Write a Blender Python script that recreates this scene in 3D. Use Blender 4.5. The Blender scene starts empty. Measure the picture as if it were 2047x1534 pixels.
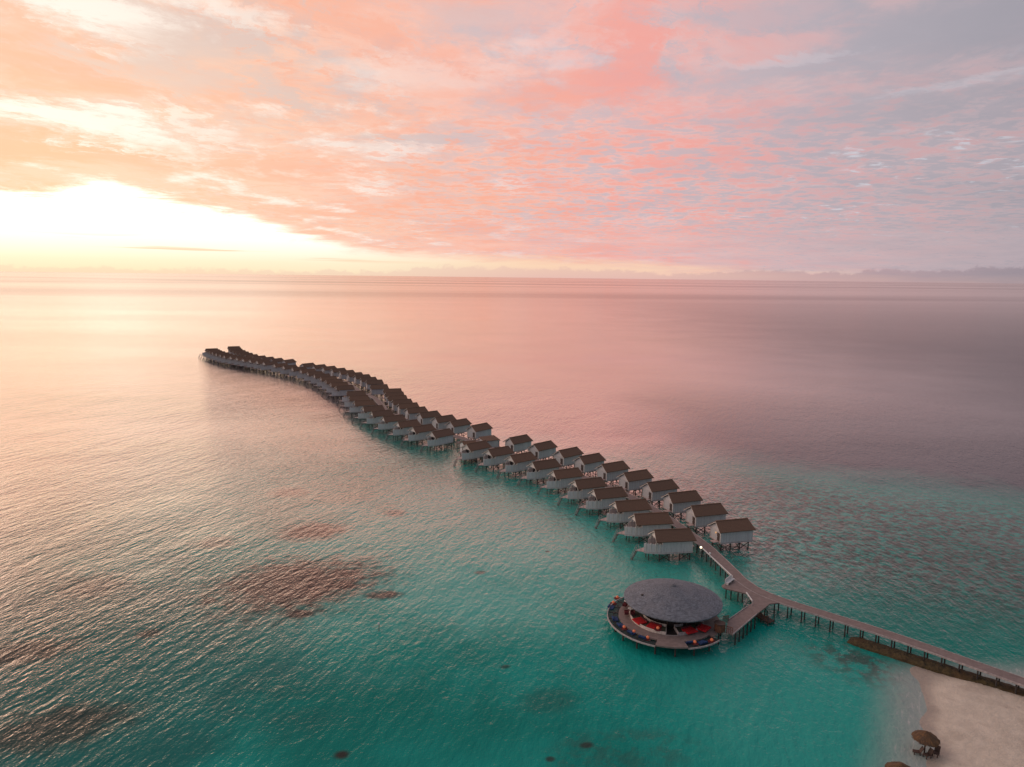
import bpy, math, random
from mathutils import Vector, Matrix
random.seed(7)
PI = math.pi
S = bpy.context.scene
COL = S.collection

# ------------------------------------------------------------------ camera
FPX, CAMH = 1420.0, 62.0
PITCH = math.atan((767 - 554) / FPX)
ROLL = math.atan(24 / 2047)
cam_d = bpy.data.cameras.new('camera'); cam = bpy.data.objects.new('camera', cam_d)
COL.objects.link(cam); S.camera = cam
cam_d.sensor_width = 36.0; cam_d.lens = 36.0 * FPX / 2047
cam_d.clip_start = 0.5; cam_d.clip_end = 200000
FW = Vector((0, math.cos(PITCH), -math.sin(PITCH)))
RT0 = Vector((1, 0, 0)); UP0 = RT0.cross(FW)
RT = RT0 * math.cos(ROLL) + UP0 * math.sin(ROLL)
UP = UP0 * math.cos(ROLL) - RT0 * math.sin(ROLL)
m = Matrix((RT, UP, -FW)).transposed().to_4x4(); m.translation = (0, 0, CAMH)
cam.matrix_world = m

def at(x, y, z=0.0):
    """world point at height z seen at photo pixel x, y (used as survey of the real layout)"""
    d = FW * FPX + RT * (x - 1023.5) - UP * (y - 767)
    t = (z - CAMH) / d.z
    return Vector((d.x * t, d.y * t))

# ------------------------------------------------------------------ node maths helper
class Sk:
    def __init__(s, g, o): s.g, s.o = g, o
    def __add__(s, b): return s.g.m('ADD', s, b)
    def __radd__(s, b): return s.g.m('ADD', s, b)
    def __sub__(s, b): return s.g.m('SUBTRACT', s, b)
    def __rsub__(s, b): return s.g.m('SUBTRACT', b, s)
    def __mul__(s, b): return s.g.m('MULTIPLY', s, b)
    def __rmul__(s, b): return s.g.m('MULTIPLY', s, b)
    def __truediv__(s, b): return s.g.m('DIVIDE', s, b)
class G:
    def __init__(s, nt): s.nt = nt; nt.nodes.clear()
    def n(s, t, **k):
        a = s.nt.nodes.new(t)
        for q, v in k.items(): setattr(a, q, v)
        return a
    def put(s, inp, v):
        if isinstance(v, Sk): s.nt.links.new(v.o, inp)
        elif v is not None:
            if isinstance(v, (tuple, list)) and len(v) == 3 and inp.type == 'RGBA': v = (*v, 1)
            inp.default_value = v
    def m(s, op, a, b=None, c=None, clamp=False):
        n = s.n('ShaderNodeMath', operation=op, use_clamp=clamp)
        s.put(n.inputs[0], a)
        if b is not None: s.put(n.inputs[1], b)
        if c is not None: s.put(n.inputs[2], c)
        return Sk(s, n.outputs[0])
    def ss(s, v, lo, hi, a=0.0, b=1.0):
        n = s.n('ShaderNodeMapRange', interpolation_type='SMOOTHSTEP')
        for i, q in enumerate((v, lo, hi, a, b)): s.put(n.inputs[i], q)
        return Sk(s, n.outputs[0])
    def mix(s, f, a, b, mode='MIX'):
        n = s.n('ShaderNodeMix', data_type='RGBA', blend_type=mode, clamp_factor=True)
        s.put(n.inputs[0], f); s.put(n.inputs[6], a); s.put(n.inputs[7], b)
        return Sk(s, n.outputs[2])
    def sep(s, v):
        n = s.n('ShaderNodeSeparateXYZ'); s.put(n.inputs[0], v); return [Sk(s, o) for o in n.outputs]
    def vec(s, x, y, z=0.0):
        n = s.n('ShaderNodeCombineXYZ')
        for i, q in enumerate((x, y, z)): s.put(n.inputs[i], q)
        return Sk(s, n.outputs[0])
    def noise(s, v, scale, detail=2, rough=0.5, dist=0.0, out=0):
        n = s.n('ShaderNodeTexNoise')
        s.put(n.inputs['Vector'], v); s.put(n.inputs['Scale'], scale); s.put(n.inputs['Detail'], detail)
        s.put(n.inputs['Roughness'], rough); s.put(n.inputs['Distortion'], dist)
        return Sk(s, n.outputs[out])
    def ramp(s, v, pts, interp='LINEAR'):
        n = s.n('ShaderNodeValToRGB'); s.put(n.inputs[0], v); e = n.color_ramp.elements
        n.color_ramp.interpolation = interp
        while len(e) < len(pts): e.new(0.5)
        for q, (p, c) in zip(e, pts):
            q.position = p; q.color = (*c, 1) if isinstance(c, (tuple, list)) else (c, c, c, 1)
        return Sk(s, n.outputs[0])
    def pos(s): return Sk(s, s.n('ShaderNodeNewGeometry').outputs['Position'])
    def objc(s): return Sk(s, s.n('ShaderNodeTexCoord').outputs['Object'])
    def rnd(s): return Sk(s, s.n('ShaderNodeObjectInfo').outputs['Random'])
    def bump(s, h, dist, strength=1.0):
        n = s.n('ShaderNodeBump'); s.put(n.inputs['Strength'], strength); s.put(n.inputs['Distance'], dist)
        s.put(n.inputs['Height'], h); return Sk(s, n.outputs[0])
def lin(r, g, b):
    f = lambda c: (c / 255 / 12.92) if c <= 10 else ((c / 255 + 0.055) / 1.055) ** 2.4
    return (f(r), f(g), f(b))

# ------------------------------------------------------------------ sky
SUN_AZ, SUN_EL = math.radians(-33), math.radians(4.5)
w = bpy.data.worlds.new('World'); S.world = w; w.use_nodes = True
g = G(w.node_tree)
dirv = Sk(g, g.n('ShaderNodeTexCoord').outputs['Generated'])
x, y, z = g.sep(dirv)
el = g.m('ARCSINE', z) * 57.2958
az = g.m('ARCTAN2', x, y) * 57.2958
dotp = x * (math.sin(SUN_AZ) * math.cos(SUN_EL)) + y * (math.cos(SUN_AZ) * math.cos(SUN_EL)) + z * math.sin(SUN_EL)
ang = g.m('ARCCOSINE', dotp) * (1 / PI)          # 0 at the sun, 1 opposite
zz = g.m('MAXIMUM', z, 0.0) + 0.07
px_, py_ = x / zz, y / zz
P = g.vec(px_, py_)
big = g.noise(P, 0.95, 9, 0.62, 0.2)
wisp = g.noise(g.vec(px_ * 1.0 + py_ * 0.35, py_ * 1.0 - px_ * 0.45, 3.1), 1.25, 10, 0.66, 0.3)
fine = g.noise(g.vec(px_ * 1.3, py_ * 0.9, 9.0), 4.5, 6, 0.6, 0.8)
rip = g.noise(g.vec(px_ * 1.5 + py_ * 0.12, py_ * 1.7, 5.0), 5.5, 4, 0.6, 0.2)
angd = ang + (big - 0.5) * 0.09
lit = g.ramp(angd, [(0.0, lin(255, 213, 184)), (0.09, lin(254, 207, 182)), (0.16, lin(252, 198, 182)), (0.23, lin(241, 188, 182)),
                    (0.30, lin(211, 183, 186)), (0.37, lin(186, 171, 178)), (0.43, lin(168, 156, 164)), (0.55, lin(150, 148, 158)), (0.75, lin(118, 122, 134)), (1.0, lin(108, 114, 128))])
warm = g.ramp(angd, [(0.0, lin(255, 194, 150)), (0.08, lin(254, 186, 156)), (0.16, lin(252, 178, 154)), (0.24, lin(246, 168, 158)),
                     (0.31, lin(218, 170, 172)), (0.38, lin(186, 164, 170)), (0.5, lin(146, 138, 148)), (1.0, lin(104, 108, 122))])
cool = g.ramp(angd, [(0.0, lin(250, 222, 200)), (0.1, lin(226, 200, 190)), (0.2, lin(206, 190, 196)), (0.3, lin(184, 176, 185)),
                     (0.4, lin(158, 155, 165)), (0.55, lin(138, 140, 150)), (1.0, lin(98, 106, 122))])
white = g.ramp(angd, [(0.0, (1.2, 1.08, 0.95)), (0.12, lin(255, 241, 230)), (0.22, lin(238, 216, 218)), (0.33, lin(206, 205, 214)), (0.5, lin(170, 174, 184)), (1.0, lin(125, 130, 145))])
upm = g.ss(el, 6.0, 17.0) * g.ss(el, 42.0, 22.0, 0.4, 1.0)
c = g.mix(g.ss(wisp, 0.42, 0.64) * g.ss(angd, 0.37, 0.22, 0.22, 0.7), lit, warm)
patch0 = g.noise(g.vec(px_ * 0.9, py_ * 0.6, 41.0), 1.3, 5, 0.6, 0.5)
grain = g.noise(g.vec(px_ * 1.5 + wisp * 1.5, py_ * 0.8 - px_ * 0.3, 17.0), 8.0, 7, 0.7, 0.5)
c = g.mix(g.ss(big + (fine - 0.5) * 0.35, 0.47, 0.60) * (upm * 0.8 + 0.12), c, cool)
c = g.mix(g.ss(grain, 0.50, 0.66) * g.ss(patch0, 0.38, 0.54) * 0.75, c, cool)
c = g.mix(g.ss(grain, 0.50, 0.36) * g.ss(patch0, 0.40, 0.60) * g.ss(ang, 0.38, 0.22) * 0.65, c, warm)
hot = g.ss(g.noise(g.vec(px_ * 1.2 - py_ * 0.3, py_ * 0.9 + px_ * 0.45, 14.0), 1.2, 9, 0.66, 0.15) + upm * 0.02, 0.52, 0.66)
c = g.mix(hot * g.ss(ang, 0.34, 0.06) * 0.9, c, white)
# large cloud features of this sky, by azimuth and elevation
wv = g.noise(g.vec(px_ * 1.1, py_ * 0.8, 51.0), 2.4, 9, 0.68, 0.3)
azd = az + (wv - 0.5) * 16 + (grain - 0.5) * 5; eld = el + (wisp - 0.5) * 6 + (grain - 0.5) * 2.2
def cloud(c, a0, e0, ra, re, rot, colr, k):
    ca, sa = math.cos(math.radians(rot)), math.sin(math.radians(rot))
    u = ((azd - a0) * ca + (eld - e0) * sa) * (1 / ra); v = ((eld - e0) * ca - (azd - a0) * sa) * (1 / re)
    return g.mix(g.ss(g.m('SQRT', u * u + v * v), 1.25, 0.35) * k, c, colr)
for a0, e0, ra, re, rot, colr, k in (
    (-30, 12.6, 6, 1.2, -10, warm, 0.7), (-33, 7.6, 9, 1.1, 0, warm, 0.75), (-18, 7.6, 10, 1.2, 0, warm, 0.45), (-10, 16.5, 9, 1.4, -18, warm, 0.6),
    (-26, 16.3, 4.5, 1.5, -22, cool, 0.9), (-17, 12.8, 4.2, 0.8, -25, cool, 0.85), (-11, 13.0, 3, 0.6, -25, cool, 0.6), (-6.5, 10.2, 5, 0.6, 0, cool, 0.85), (-2, 18.5, 6, 1.6, 0, cool, 0.6),
    (-31, 17.2, 6.5, 1.5, -12, white, 1.0), (-31, 9.9, 7.5, 1.1, -8, white, 1.0), (-24, 10.4, 4, 0.8, -18, white, 0.6), (-20, 17.8, 4, 1.1, -10, white, 0.6), (-7, 14.8, 7, 1.3, 0, white, 0.45),
    (9, 17.0, 2.2, 3.6, -28, warm, 0.85), (5, 14.0, 7, 1.5, 5, warm, 0.85), (12, 9.2, 10, 1.4, 0, warm, 0.5), (20, 14.5, 8, 1.2, 5, cool, 0.8), (29, 16.2, 9, 1.6, 5, cool, 1.0), (19, 18.5, 8, 1.2, 0, cool, 0.6),
    (31, 12.9, 7, 0.6, 4, white, 0.35), (20, 15.3, 5, 0.45, 3, white, 0.3)):
    c = cloud(c, a0, e0, ra, re, rot, colr, k)
# altocumulus ripples, mid height
rm = g.ss(el, 1.6, 5.0) * g.ss(el, 16.0, 9.0)
c = g.mix(g.ss(rip, 0.47, 0.60) * rm * g.ss(az, -22.0, 8.0) * 0.8, c, cool)
c = g.mix(g.ss(rip, 0.50, 0.38) * rm * g.ss(az, -30.0, 0.0) * 0.8, c, warm)
glint = g.noise(g.vec(px_ * 1.2, py_ * 1.5, 21.0), 4.6, 5, 0.6, 0.5)
patch = g.noise(g.vec(px_ * 0.5, py_ * 0.6, 31.0), 1.1, 3)
c = g.mix(g.ss(glint, 0.57, 0.70) * g.ss(patch, 0.45, 0.58) * rm * g.ss(az, -12.0, 18.0) * 0.9, c, white)
# bright clear gap over the horizon under the cloud deck
edge = g.ramp((az + 180) * (1 / 360), [(0.0, 0.02), (0.22, 0.10), (0.32, 0.42), (0.4006, 0.53), (0.4125, 0.53), (0.4167, 0.645), (0.421, 0.61), (0.428, 0.54), (0.4444, 0.43),
                                       (0.453, 0.32), (0.4645, 0.22), (0.483, 0.18), (0.503, 0.165), (0.528, 0.12), (0.546, 0.08), (0.60, 0.02), (1.0, 0.02)], 'LINEAR') * 10.0
edn = (g.noise(g.vec(az * 0.16, el * 1.6, 2.0), 1.0, 9, 0.7, 0.6) - 0.5) * 3.4
gap = g.ss(el - edge + edn * g.ss(edge, 0.5, 5.0, 0.35, 1.0), 0.35, -0.75)
gapc = g.ramp(el * 0.1, [(0.0, lin(255, 232, 196)), (0.09, lin(255, 244, 212)), (0.2, (1.15, 1.07, 0.92)), (0.34, (1.5, 1.42, 1.25)), (0.8, (1.6, 1.48, 1.3))])
gapr = g.ramp(el * 0.1, [(0.0, lin(242, 198, 184)), (0.09, lin(253, 216, 186)), (0.2, lin(254, 218, 184)), (0.35, lin(255, 224, 195))])
gapc = g.mix(g.ss(az, -16.0, 4.0), gapc, gapr)
glow = g.ss(ang, 0.16, 0.02)
c = g.mix(glow * 0.12, c, (1.2, 1.0, 0.8))
c = g.mix(gap, c, gapc)
# darker thin bars in the gap
bar = g.noise(g.vec(az * 0.055, el * 2.2, 7.0), 1.0, 3, 0.5)
c = g.mix(g.ss(bar, 0.60, 0.68) * gap * g.ss(el, 0.8, 1.3) * g.ss(el, 3.0, 1.8) * 0.7, c, lin(250, 205, 170))
# haze bank and small cumulus on the horizon
cum = g.noise(g.vec(az * 0.85, el * 1.3, 4.0), 1.0, 7, 0.66)
cumh = (cum - 0.5) * 1.3 + g.ss(g.noise(g.vec(az * 0.06, 0.5, 8.0), 1.0, 2), 0.4, 0.62, -0.15, 0.3) + g.ss(az, 10.0, 34.0, 0.0, 0.28)
lowc = g.ramp((az + 180) * (1 / 360), [(0.0, lin(90, 92, 110)), (0.3, lin(190, 160, 150)), (0.40, lin(243, 214, 190)), (0.47, lin(240, 204, 186)), (0.53, lin(222, 182, 176)),
                                       (0.565, lin(184, 154, 160)), (0.60, lin(144, 134, 144)), (0.7, lin(105, 102, 118)), (1.0, lin(90, 92, 110))])
c = g.mix(g.ss(el - cumh, 0.55, 0.30) * g.ss(az, -5.0, 25.0, 0.5, 0.65), c, lowc)
# below the horizon: plain dim sea tone
c = g.mix(g.ss(z, 0.0, -0.004), c, lin(70, 74, 84))
sky = g.n('ShaderNodeTexSky', sky_type='NISHITA'); sky.sun_disc = False
sky.sun_elevation = SUN_EL; sky.sun_rotation = SUN_AZ; sky.air_density = 1.0; sky.dust_density = 2.0
c10 = g.mix(1.0, c, (10.0, 10.0, 10.0), 'MULTIPLY')
c = g.mix(0.03, c10, Sk(g, sky.outputs[0]))
bg = g.n('ShaderNodeBackground'); g.put(bg.inputs[0], c); bg.inputs[1].default_value = 0.1
g.nt.links.new(bg.outputs[0], g.n('ShaderNodeOutputWorld').inputs[0])
w.cycles.sampling_method = 'MANUAL'; w.cycles.sample_map_resolution = 1024

sd = bpy.data.lights.new('sun', 'SUN'); sun = bpy.data.objects.new('sun', sd); COL.objects.link(sun)
sd.energy = 1.0; sd.angle = math.radians(80); sd.color = (1.0, 0.78, 0.62)
LA, LE = math.radians(-80), math.radians(14)      # lamp aim, turned left of the sky's sun to keep glare off the water
sv = Vector((math.sin(LA) * math.cos(LE), math.cos(LA) * math.cos(LE), math.sin(LE)))
sun.rotation_euler = (-sv).to_track_quat('-Z', 'Y').to_euler()
S.view_settings.view_transform = 'Standard'; S.view_settings.look = 'None'
S.view_settings.exposure = 0; S.view_settings.gamma = 1

# ------------------------------------------------------------------ materials
def mat(name, fn):
    mt = bpy.data.materials.new(name); mt.use_nodes = True
    gg = G(mt.node_tree); out = gg.n('ShaderNodeOutputMaterial'); b = gg.n('ShaderNodeBsdfPrincipled')
    gg.nt.links.new(b.outputs[0], out.inputs[0])
    fn(gg, b); return mt
def plain(name, c1, c2=None, scale=3.0, rough=0.7, bump=0.0):
    def f(gg, b):
        n = gg.noise(gg.objc(), scale, 4, 0.6)
        gg.put(b.inputs['Base Color'], gg.mix(gg.ss(n, 0.35, 0.65), c1, c2 or tuple(v * 0.75 for v in c1)))
        b.inputs['Roughness'].default_value = rough
        if bump: gg.put(b.inputs['Normal'], gg.bump(n, bump))
    return mat(name, f)
M = {}
def f_wall(gg, b):
    o = gg.objc(); X, Y, Z = gg.sep(o)
    u = X * 3.2 + Y * 3.2
    bd = gg.m('FLOOR', u); wn = gg.n('ShaderNodeTexWhiteNoise', noise_dimensions='1D'); gg.put(wn.inputs['W'], bd)
    v = Sk(gg, wn.outputs[0])
    fr = gg.m('FRACT', u); gr = gg.ss(gg.m('ABSOLUTE', fr - 0.5), 0.47, 0.5)
    n = gg.noise(gg.vec(X * 4, Y * 4, Z * 0.8), 1.5, 5, 0.65)
    c = gg.mix(v * 0.55 + gg.rnd() * 0.3, (0.70, 0.68, 0.67), (0.54, 0.52, 0.525))
    c = gg.mix(gg.ss(n, 0.5, 0.75) * 0.5, c, (0.25, 0.23, 0.22))
    c = gg.mix(gr * 0.7, c, (0.12, 0.11, 0.11))
    gg.put(b.inputs['Base Color'], c); b.inputs['Roughness'].default_value = 0.65
M['wall'] = mat('painted_boards', f_wall)
def f_roof(gg, b):
    X, Y, Z = gg.sep(gg.objc())
    n = gg.noise(gg.vec(X * 3, Y * 3, Z * 5), 1.6, 6, 0.7)
    n2 = gg.noise(gg.vec(X * 9, Y * 1.2, Z * 1.5), 1.5, 4, 0.6)
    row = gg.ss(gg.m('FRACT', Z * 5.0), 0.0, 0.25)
    c = gg.mix(gg.ss(n, 0.3, 0.7), (0.25, 0.145, 0.092), (0.15, 0.088, 0.058))
    c = gg.mix(gg.ss(n2, 0.45, 0.7) * 0.6, c, (0.23, 0.145, 0.095))
    c = gg.mix(gg.rnd() * 0.5, c, (0.13, 0.088, 0.065))
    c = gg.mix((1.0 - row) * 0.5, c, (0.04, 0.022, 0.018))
    gg.put(b.inputs['Base Color'], c); b.inputs['Roughness'].default_value = 0.8
    b.inputs['Specular IOR Level'].default_value = 0.3
    gg.put(b.inputs['Normal'], gg.bump(n + row * 0.4, 0.05))
M['roof'] = mat('brown_shingle', f_roof)
def f_deck(gg, b):
    p = gg.pos(); X, Y, Z = gg.sep(p)
    n = gg.noise(p, 1.3, 5, 0.6); n2 = gg.noise(p, 9.0, 3, 0.6)
    c = gg.mix(gg.ss(n, 0.3, 0.7), (0.255, 0.195, 0.175), (0.185, 0.14, 0.125))
    c = gg.mix(gg.ss(n2, 0.5, 0.75) * 0.4, c, (0.31, 0.26, 0.245))
    gg.put(b.inputs['Base Color'], c); b.inputs['Roughness'].default_value = 0.65
M['deck'] = mat('weathered_deck', f_deck)
M['pale_deck'] = plain('pale_deck', (0.60, 0.46, 0.42), (0.46, 0.36, 0.34), 2.0)
M['trim'] = plain('white_trim', (0.74, 0.68, 0.62), (0.6, 0.56, 0.52), 4.0)
M['kerb'] = plain('pale_timber', (0.5, 0.44, 0.42), (0.32, 0.28, 0.27), 2.0)
M['pile'] = plain('dark_pile', (0.075, 0.062, 0.055), (0.03, 0.028, 0.026), 2.5)
M['joist'] = plain('joist', (0.16, 0.13, 0.12), (0.08, 0.07, 0.06), 2.5)
M['glass'] = plain('dark_glass', (0.03, 0.035, 0.04), (0.02, 0.02, 0.022), 1.0, 0.12)
M['door'] = plain('door_wood', (0.12, 0.085, 0.07), (0.07, 0.05, 0.045), 4.0)
M['dark'] = plain('dark_interior', (0.03, 0.02, 0.018), (0.015, 0.012, 0.011), 2.0)
M['darkwood'] = plain('dark_wood', (0.09, 0.05, 0.035), (0.05, 0.03, 0.025), 3.0)
M['redwood'] = plain('red_brown_wood', (0.22, 0.085, 0.04), (0.12, 0.05, 0.03), 3.0)
M['red'] = plain('red_fabric', (0.62, 0.008, 0.014), (0.42, 0.006, 0.01), 3.0, 0.9)
M['wine'] = plain('wine_fabric', (0.16, 0.02, 0.025), (0.09, 0.015, 0.02), 3.0, 0.9)
M['blue'] = plain('blue_fabric', (0.02, 0.06, 0.17), (0.015, 0.035, 0.10), 3.0, 0.9)
M['cream'] = plain('cream', (0.8, 0.70, 0.60), (0.62, 0.52, 0.45), 3.0)
M['white'] = plain('white', (0.8, 0.79, 0.76), (0.7, 0.69, 0.66), 3.0)
M['bench'] = plain('olive_bench', (0.11, 0.11, 0.07), (0.06, 0.065, 0.045), 3.0)
def f_slate(gg, b):
    o = gg.objc(); X, Y, Z = gg.sep(o)
    r = gg.m('SQRT', X * X + Y * Y); th = gg.m('ARCTAN2', X, Y)
    v = gg.n('ShaderNodeTexVoronoi'); gg.put(v.inputs['Vector'], gg.vec(th * 16.0, r * 3.2)); v.inputs['Scale'].default_value = 1.1
    cell = gg.sep(Sk(gg, v.outputs['Color']))[0]
    n = gg.noise(o, 6.0, 5, 0.7); nb = gg.noise(o, 0.35, 3, 0.5)
    c = gg.mix(cell, (0.235, 0.265, 0.30), (0.12, 0.14, 0.165))
    c = gg.mix(gg.ss(n, 0.45, 0.7) * 0.6, c, (0.085, 0.095, 0.125))
    c = gg.mix(gg.ss(nb, 0.45, 0.65) * 0.35, c, (0.25, 0.255, 0.27))
    seam = gg.ss(gg.m('ABSOLUTE', gg.m('FRACT', th * (24 / PI)) - 0.5), 0.46, 0.5)
    crs = gg.ss(gg.m('FRACT', r * 2.6), 0.0, 0.3)
    c = gg.mix(seam * 0.45 + (1.0 - crs) * 0.35, c, (0.07, 0.08, 0.10))
    gg.put(b.inputs['Base Color'], c); b.inputs['Roughness'].default_value = 0.75
    gg.put(b.inputs['Normal'], gg.bump(cell + n, 0.08))
M['slate'] = mat('grey_shingle', f_slate)
def f_thatch(gg, b):
    o = gg.objc(); X, Y, Z = gg.sep(o); th = gg.m('ARCTAN2', X, Y)
    n = gg.noise(gg.vec(th * 9, Z * 1.0, X * 0.2), 2.0, 5, 0.7); n2 = gg.noise(o, 1.3, 4, 0.6)
    c = gg.mix(gg.ss(n, 0.3, 0.7), (0.22, 0.12, 0.05), (0.07, 0.04, 0.022))
    c = gg.mix(gg.ss(n2, 0.4, 0.65) * 0.6, c, (0.06, 0.045, 0.035))
    gg.put(b.inputs['Base Color'], c); b.inputs['Roughness'].default_value = 0.9
    gg.put(b.inputs['Normal'], gg.bump(n, 0.08))
M['thatch'] = mat('palm_thatch', f_thatch)
def f_rock(gg, b):
    p = gg.pos(); n = gg.noise(p, 1.5, 8, 0.7); n2 = gg.noise(p, 0.35, 3)
    c = gg.mix(gg.ss(n, 0.3, 0.7), (0.12, 0.085, 0.03), (0.035, 0.026, 0.014))
    c = gg.mix(gg.ss(n2, 0.45, 0.6) * 0.6, c, (0.10, 0.055, 0.022))
    gg.put(b.inputs['Base Color'], c); b.inputs['Roughness'].default_value = 0.85
    gg.put(b.inputs['Normal'], gg.bump(n, 0.25))
M['groyne'] = mat('mossy_groyne', f_rock)
def f_net(gg, b):
    gg.put(b.inputs['Base Color'], (0.035, 0.05, 0.05)); b.inputs['Roughness'].default_value = 0.8
    X, Y, Z = gg.sep(gg.objc())
    gx = gg.m('ABSOLUTE', gg.m('FRACT', X * 8) - 0.5); gy = gg.m('ABSOLUTE', gg.m('FRACT', Y * 8) - 0.5)
    gg.put(b.inputs['Alpha'], gg.ss(gg.m('MAXIMUM', gx, gy), 0.24, 0.30))
M['net'] = mat('dark_netting', f_net)
def emis(name, col, k):
    def f(gg, b):
        gg.put(b.inputs['Base Color'], col); gg.put(b.inputs['Emission Color'], col); b.inputs['Emission Strength'].default_value = k
    return mat(name, f)
M['lantern'] = emis('orange_lantern', (0.75, 0.19, 0.08), 0.17)
M['lamp'] = emis('lit_lamp', (1.0, 0.78, 0.5), 3.0)
M['amber'] = emis('amber_lamp', (1.0, 0.55, 0.2), 0.5)

# ------------------------------------------------------------------ mesh helpers
class MB:
    def __init__(s): s.v, s.f = [], []
    def add(s, vs, fs):
        o = len(s.v); s.v += [tuple(q) for q in vs]; s.f += [tuple(i + o for i in q) for q in fs]; return s
    def box(s, x0, x1, y0, y1, z0, z1):
        return s.add([(x0, y0, z0), (x1, y0, z0), (x1, y1, z0), (x0, y1, z0), (x0, y0, z1), (x1, y0, z1), (x1, y1, z1), (x0, y1, z1)],
                     [(3, 2, 1, 0), (4, 5, 6, 7), (0, 1, 5, 4), (1, 2, 6, 5), (2, 3, 7, 6), (3, 0, 4, 7)])
    def tube(s, a, b, r0, r1=None, n=8):
        a, b = Vector(a), Vector(b); r1 = r0 if r1 is None else r1
        d = (b - a).normalized(); u = d.orthogonal().normalized(); v = d.cross(u)
        vs = []
        for p, r in ((a, r0), (b, r1)):
            for i in range(n):
                t = 2 * PI * i / n; vs.append(p + u * (r * math.cos(t)) + v * (r * math.sin(t)))
        fs = [(i, (i + 1) % n, n + (i + 1) % n, n + i) for i in range(n)] + [tuple(range(n))[::-1], tuple(range(n, 2 * n))]
        return s.add(vs, fs)
    def beam(s, a, b, w, h):
        a, b = Vector(a), Vector(b); d = (b - a).normalized()
        sd = d.cross(Vector((0, 0, 1)))
        sd = Vector((1, 0, 0)) if sd.length < 1e-4 else sd.normalized()
        up = sd.cross(d); vs = []
        for p in (a, b):
            for i, j in ((-1, -1), (1, -1), (1, 1), (-1, 1)): vs.append(p + sd * (i * w / 2) + up * (j * h / 2))
        return s.add(vs, [(3, 2, 1, 0), (4, 5, 6, 7), (0, 1, 5, 4), (1, 2, 6, 5), (2, 3, 7, 6), (3, 0, 4, 7)])
    def prism(s, pts, z0, z1):
        n = len(pts)
        vs = [(p[0], p[1], z0) for p in pts] + [(p[0], p[1], z1) for p in pts]
        return s.add(vs, [tuple(range(n))[::-1], tuple(range(n, 2 * n))] + [(i, (i + 1) % n, n + (i + 1) % n, n + i) for i in range(n)])
    def ring(s, cx, cy, r0, r1, z0, z1, a0, a1, n=48):
        """solid arc between radii r0<r1, angles in degrees"""
        vs, fs = [], []
        for i in range(n + 1):
            t = math.radians(a0 + (a1 - a0) * i / n); c, q = math.cos(t), math.sin(t)
            vs += [(cx + r0 * c, cy + r0 * q, z0), (cx + r1 * c, cy + r1 * q, z0), (cx + r1 * c, cy + r1 * q, z1), (cx + r0 * c, cy + r0 * q, z1)]
        for i in range(n):
            a, b = 4 * i, 4 * i + 4
            for j in range(4): fs.append((a + j, a + (j + 1) % 4, b + (j + 1) % 4, b + j))
        if abs(a1 - a0) < 359.9: fs += [(3, 2, 1, 0), (4 * n, 4 * n + 1, 4 * n + 2, 4 * n + 3)]
        return s.add(vs, fs)
    def lathe(s, prof, n=16, c=(0, 0), smooth_n=None):
        vs = [(c[0] + r * math.cos(2 * PI * i / n), c[1] + r * math.sin(2 * PI * i / n), zq) for r, zq in prof for i in range(n)]
        fs = [(k * n + i, k * n + (i + 1) % n, (k + 1) * n + (i + 1) % n, (k + 1) * n + i) for k in range(len(prof) - 1) for i in range(n)]
        return s.add(vs, fs + [tuple(range(n))[::-1], tuple(range((len(prof) - 1) * n, len(prof) * n))])
    def build(s, name, m, parent=None, smooth=False, bevel=0.0):
        me = bpy.data.meshes.new(name); me.from_pydata(s.v, [], s.f); me.validate()
        import bmesh
        bm = bmesh.new(); bm.from_mesh(me); bmesh.ops.recalc_face_normals(bm, faces=bm.faces)
        if bevel: bmesh.ops.bevel(bm, geom=list(bm.edges), offset=bevel, segments=2, affect='EDGES', profile=0.6)
        bm.to_mesh(me); bm.free()
        if smooth: me.polygons.foreach_set('use_smooth', [True] * len(me.polygons))
        me.materials.append(m)
        o = bpy.data.objects.new(name, me); COL.objects.link(o); o.parent = parent
        return o
def tag(o, label=None, cat=None, group=None, kind=None):
    for k, v in (('label', label), ('category', cat), ('group', group), ('kind', kind)):
        if v: o[k] = v
    return o
def thing(name, loc, rz, label, cat, group=None):
    o = bpy.data.objects.new(name, None); COL.objects.link(o)
    o.location = loc; o.rotation_euler.z = rz; o.empty_display_size = 0.5
    return tag(o, label, cat, group)
KIDS = {}
def copy_thing(src, loc, rz, label):
    kids = KIDS.get(src.name)
    if kids is None: kids = KIDS[src.name] = list(src.children)   # gathered once, before later additions
    o = src.copy(); COL.objects.link(o); o.location = loc; o.rotation_euler.z = rz; o['label'] = label
    for k in kids:
        q = k.copy(); COL.objects.link(q); q.parent = o
        for k2 in k.children:
            q2 = k2.copy(); COL.objects.link(q2); q2.parent = q
    return o

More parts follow.
